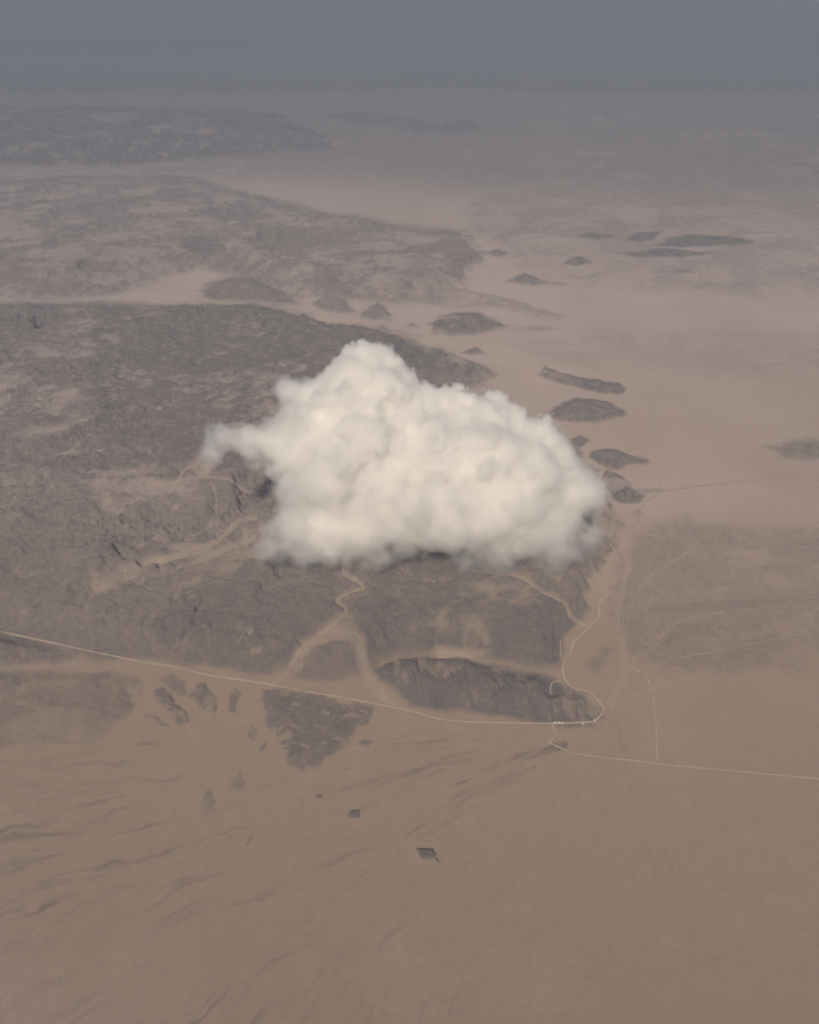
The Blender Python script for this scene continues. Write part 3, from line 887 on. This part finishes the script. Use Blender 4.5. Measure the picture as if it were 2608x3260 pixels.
n1 = lattice_noise(420, 1)
n2 = lattice_noise(190, 2)
n3 = lattice_noise(90, 3)
n4 = lattice_noise(48, 4)
n5 = lattice_noise(29, 5)
zz = oz[None, None, :]
low = 1 - smooth(800, 1700, zz)                            # 1 near the base, 0 in the crown
wispy = np.clip(low + 0.8 * smooth(-1150, -1700, -ox)[:, None, None] * 0 + 0.75 * (1 - smooth(-1700, -800, ox))[:, None, None]
                + 0.6 * smooth(1500, 2100, ox)[:, None, None], 0, 1).astype(np.float32)
cusp = 1 - wispy
turb = (12 + 30 * wispy) * n1 + (8 + 30 * wispy) * n2 + 28 * wispy * n3 + 20 * wispy * n4 + 10 * wispy * n5
turb -= cusp * (12 * (np.abs(n2) - 0.8) + 13 * (np.abs(n3) - 0.8) + 13 * (np.abs(n4) - 0.8) + 8 * (np.abs(n5) - 0.8))
base_z = 360 + 60 * n1[:, :, :1]
field = np.maximum(sdf, 0.8 * (base_z - zz)) + turb
width = 30 + 240 * wispy + 160 * (1 - smooth(420, 850, zz))
thin = 1 - 0.45 * smooth(1400, 1800, ox)[:, None, None] * (1 - smooth(600, 950, zz))
dens = np.clip(-field / width, 0, 1)
dens = (dens * (0.4 + 0.6 * dens) * thin * (0.72 + 0.28 * smooth(450, 1250, zz))).astype(np.float32)
core_field = field + 105 + 170 * wispy + 160 * (1 - thin)

del n1, n2, n3, n4, n5, turb

import openvdb as vdb
grid = vdb.FloatGrid(500.0)
grid.copyFromArray(np.ascontiguousarray(core_field.astype(np.float32)))
pts, qd = grid.convertToQuads(0.0)
pts = pts * VOX + np.array([X0, Y0, Z0])
# keep the biggest shell only
par = np.arange(len(pts))
while True:
    mn = par[qd].min(1)
    new = par.copy()
    for k in range(4):
        np.minimum.at(new, qd[:, k], mn)
    new = new[new]
    if (new == par).all(): break
    par = new
ids, cnt = np.unique(par, return_counts=True)
keep_id = ids[cnt.argmax()]
fk = par[qd[:, 0]] == keep_id
qd = qd[fk]
idx, inv = np.unique(qd.ravel(), return_inverse=True)
pts, qd = pts[idx], inv.reshape(-1, 4)

cl_org = np.array([0.0, 9400.0, 560.0])
cloud = bpy.data.objects.new("cloud", None)
cloud.location = cl_org
S.collection.objects.link(cloud)
tag(cloud, "single big cream white cumulus cloud floating over the dark desert mountains", "cloud")

m, nt, out = new_mat("cloud_white")
d = nt.nodes.new("ShaderNodeBsdfDiffuse")
d.inputs["Color"].default_value = (0.90, 0.89, 0.87, 1)
nt.links.new(d.outputs[0], out.inputs["Surface"])
M_CORE = m
me = bpy.data.meshes.new("billows")
me.from_pydata((pts - cl_org).tolist(), [], qd.tolist())
me.update()
if me.polygons:
    bmx = bmesh.new()
    bmx.from_mesh(me)
    bmesh.ops.recalc_face_normals(bmx, faces=bmx.faces)
    for _ in range(2):
        bmesh.ops.smooth_vert(bmx, verts=bmx.verts, factor=0.5, use_axis_x=True, use_axis_y=True, use_axis_z=True)
    bmx.to_mesh(me)
    bmx.free()
me.polygons.foreach_set("use_smooth", np.ones(len(me.polygons), bool))
me.materials.append(M_CORE)
core = bpy.data.objects.new("billows", me)
S.collection.objects.link(core)
core.parent = cloud

m, nt, out = new_mat("cloud_mist")
pv = nt.nodes.new("ShaderNodeVolumePrincipled")
pv.inputs["Color"].default_value = (0.985, 0.98, 0.97, 1)
pv.inputs["Anisotropy"].default_value = 0.25
pv.inputs["Density Attribute"].default_value = ""
at = nt.nodes.new("ShaderNodeAttribute")
at.attribute_name = "density"
nt.links.new(math_n(nt, 'MULTIPLY', at.outputs["Fac"], CLOUD_EXT), pv.inputs["Density"])
nt.links.new(pv.outputs[0], out.inputs["Volume"])
M_MIST = m
M_MIST.cycles.volume_step_rate = 2.0

me = bpy.data.meshes.new("mist")
me.vertices.add(gx * gy * gz)
a = me.attributes.new("dens", 'FLOAT', 'POINT')
a.data.foreach_set("value", np.ascontiguousarray(dens.transpose(2, 1, 0)).ravel())
me.materials.append(M_MIST)
mist = bpy.data.objects.new("mist", me)
S.collection.objects.link(mist)
mist.parent = cloud
ng = bpy.data.node_groups.new("mist_density", 'GeometryNodeTree')
ng.interface.new_socket("Geometry", in_out='INPUT', socket_type='NodeSocketGeometry')
ng.interface.new_socket("Geometry", in_out='OUTPUT', socket_type='NodeSocketGeometry')
gi, go = ng.nodes.new("NodeGroupInput"), ng.nodes.new("NodeGroupOutput")
vc = ng.nodes.new("GeometryNodeVolumeCube")
L = ng.links
p0 = np.array([X0, Y0, Z0]) - cl_org
p1 = p0 + VOX * (np.array([gx, gy, gz]) - 1)
vc.inputs["Background"].default_value = 0.0
vc.inputs["Min"].default_value = p0
vc.inputs["Max"].default_value = p1
vc.inputs["Resolution X"].default_value = gx
vc.inputs["Resolution Y"].default_value = gy
vc.inputs["Resolution Z"].default_value = gz
pos = ng.nodes.new("GeometryNodeInputPosition")
sp = ng.nodes.new("ShaderNodeSeparateXYZ")
L.new(pos.outputs[0], sp.inputs[0])
def gmath(op, a, b):
    n = ng.nodes.new("ShaderNodeMath")
    n.operation = op
    for i, val in enumerate((a, b)):
        if val is None: continue
        if hasattr(val, "is_output"): L.new(val, n.inputs[i])
        else: n.inputs[i].default_value = float(val)
    return n.outputs[0]
def imath(op, a, b):
    n = ng.nodes.new("FunctionNodeIntegerMath")
    n.operation = op
    for i, val in enumerate((a, b)):
        if hasattr(val, "is_output"): L.new(val, n.inputs[i])
        else: n.inputs[i].default_value = int(val)
    return n.outputs[0]
cell = []
for q in range(3):
    f = gmath('ROUND', gmath('DIVIDE', gmath('SUBTRACT', sp.outputs[q], p0[q]), VOX), None)
    fi = ng.nodes.new("FunctionNodeFloatToInt")
    L.new(f, fi.inputs[0])
    cell.append(fi.outputs[0])
index = imath('ADD', imath('MULTIPLY', imath('ADD', imath('MULTIPLY', cell[2], gy), cell[1]), gx), cell[0])
si = ng.nodes.new("GeometryNodeSampleIndex")
si.data_type = 'FLOAT'
si.domain = 'POINT'
na_ = ng.nodes.new("GeometryNodeInputNamedAttribute")
na_.data_type = 'FLOAT'
na_.inputs["Name"].default_value = "dens"
L.new(gi.outputs[0], si.inputs["Geometry"])
L.new(na_.outputs["Attribute"], si.inputs["Value"])
L.new(index, si.inputs["Index"])
L.new(si.outputs["Value"], vc.inputs["Density"])
sm = ng.nodes.new("GeometryNodeSetMaterial")
sm.inputs["Material"].default_value = M_MIST
L.new(vc.outputs[0], sm.inputs[0])
L.new(sm.outputs[0], go.inputs[0])
md = mist.modifiers.new("density", 'NODES')
md.node_group = ng

# ------------------------------------------------------------------ haze
m, nt, out = new_mat("desert_haze")
pv = nt.nodes.new("ShaderNodeVolumePrincipled")
pv.inputs["Color"].default_value = (*HAZE_COLOR, 1)
pv.inputs["Density"].default_value = HAZE_DENSITY
pv.inputs["Anisotropy"].default_value = 0.0
nt.links.new(pv.outputs[0], out.inputs["Volume"])
try: m.cycles.homogeneous_volume = True
except Exception: pass
bmx = bmesh.new()
bmesh.ops.create_cube(bmx, size=1.0)
lo, hi = np.array([-1.0e6, -1.0e6, float(H.min()) - 5.0]), np.array([1.0e6, 1.0e6, ALT + 60.0])
for v in bmx.verts:
    v.co = [lo[i] if v.co[i] < 0 else hi[i] for i in range(3)]
me = bpy.data.meshes.new("haze")
bmx.to_mesh(me)
bmx.free()
me.materials.append(m)
hz = bpy.data.objects.new("haze", me)
S.collection.objects.link(hz)
tag(hz, kind='stuff')
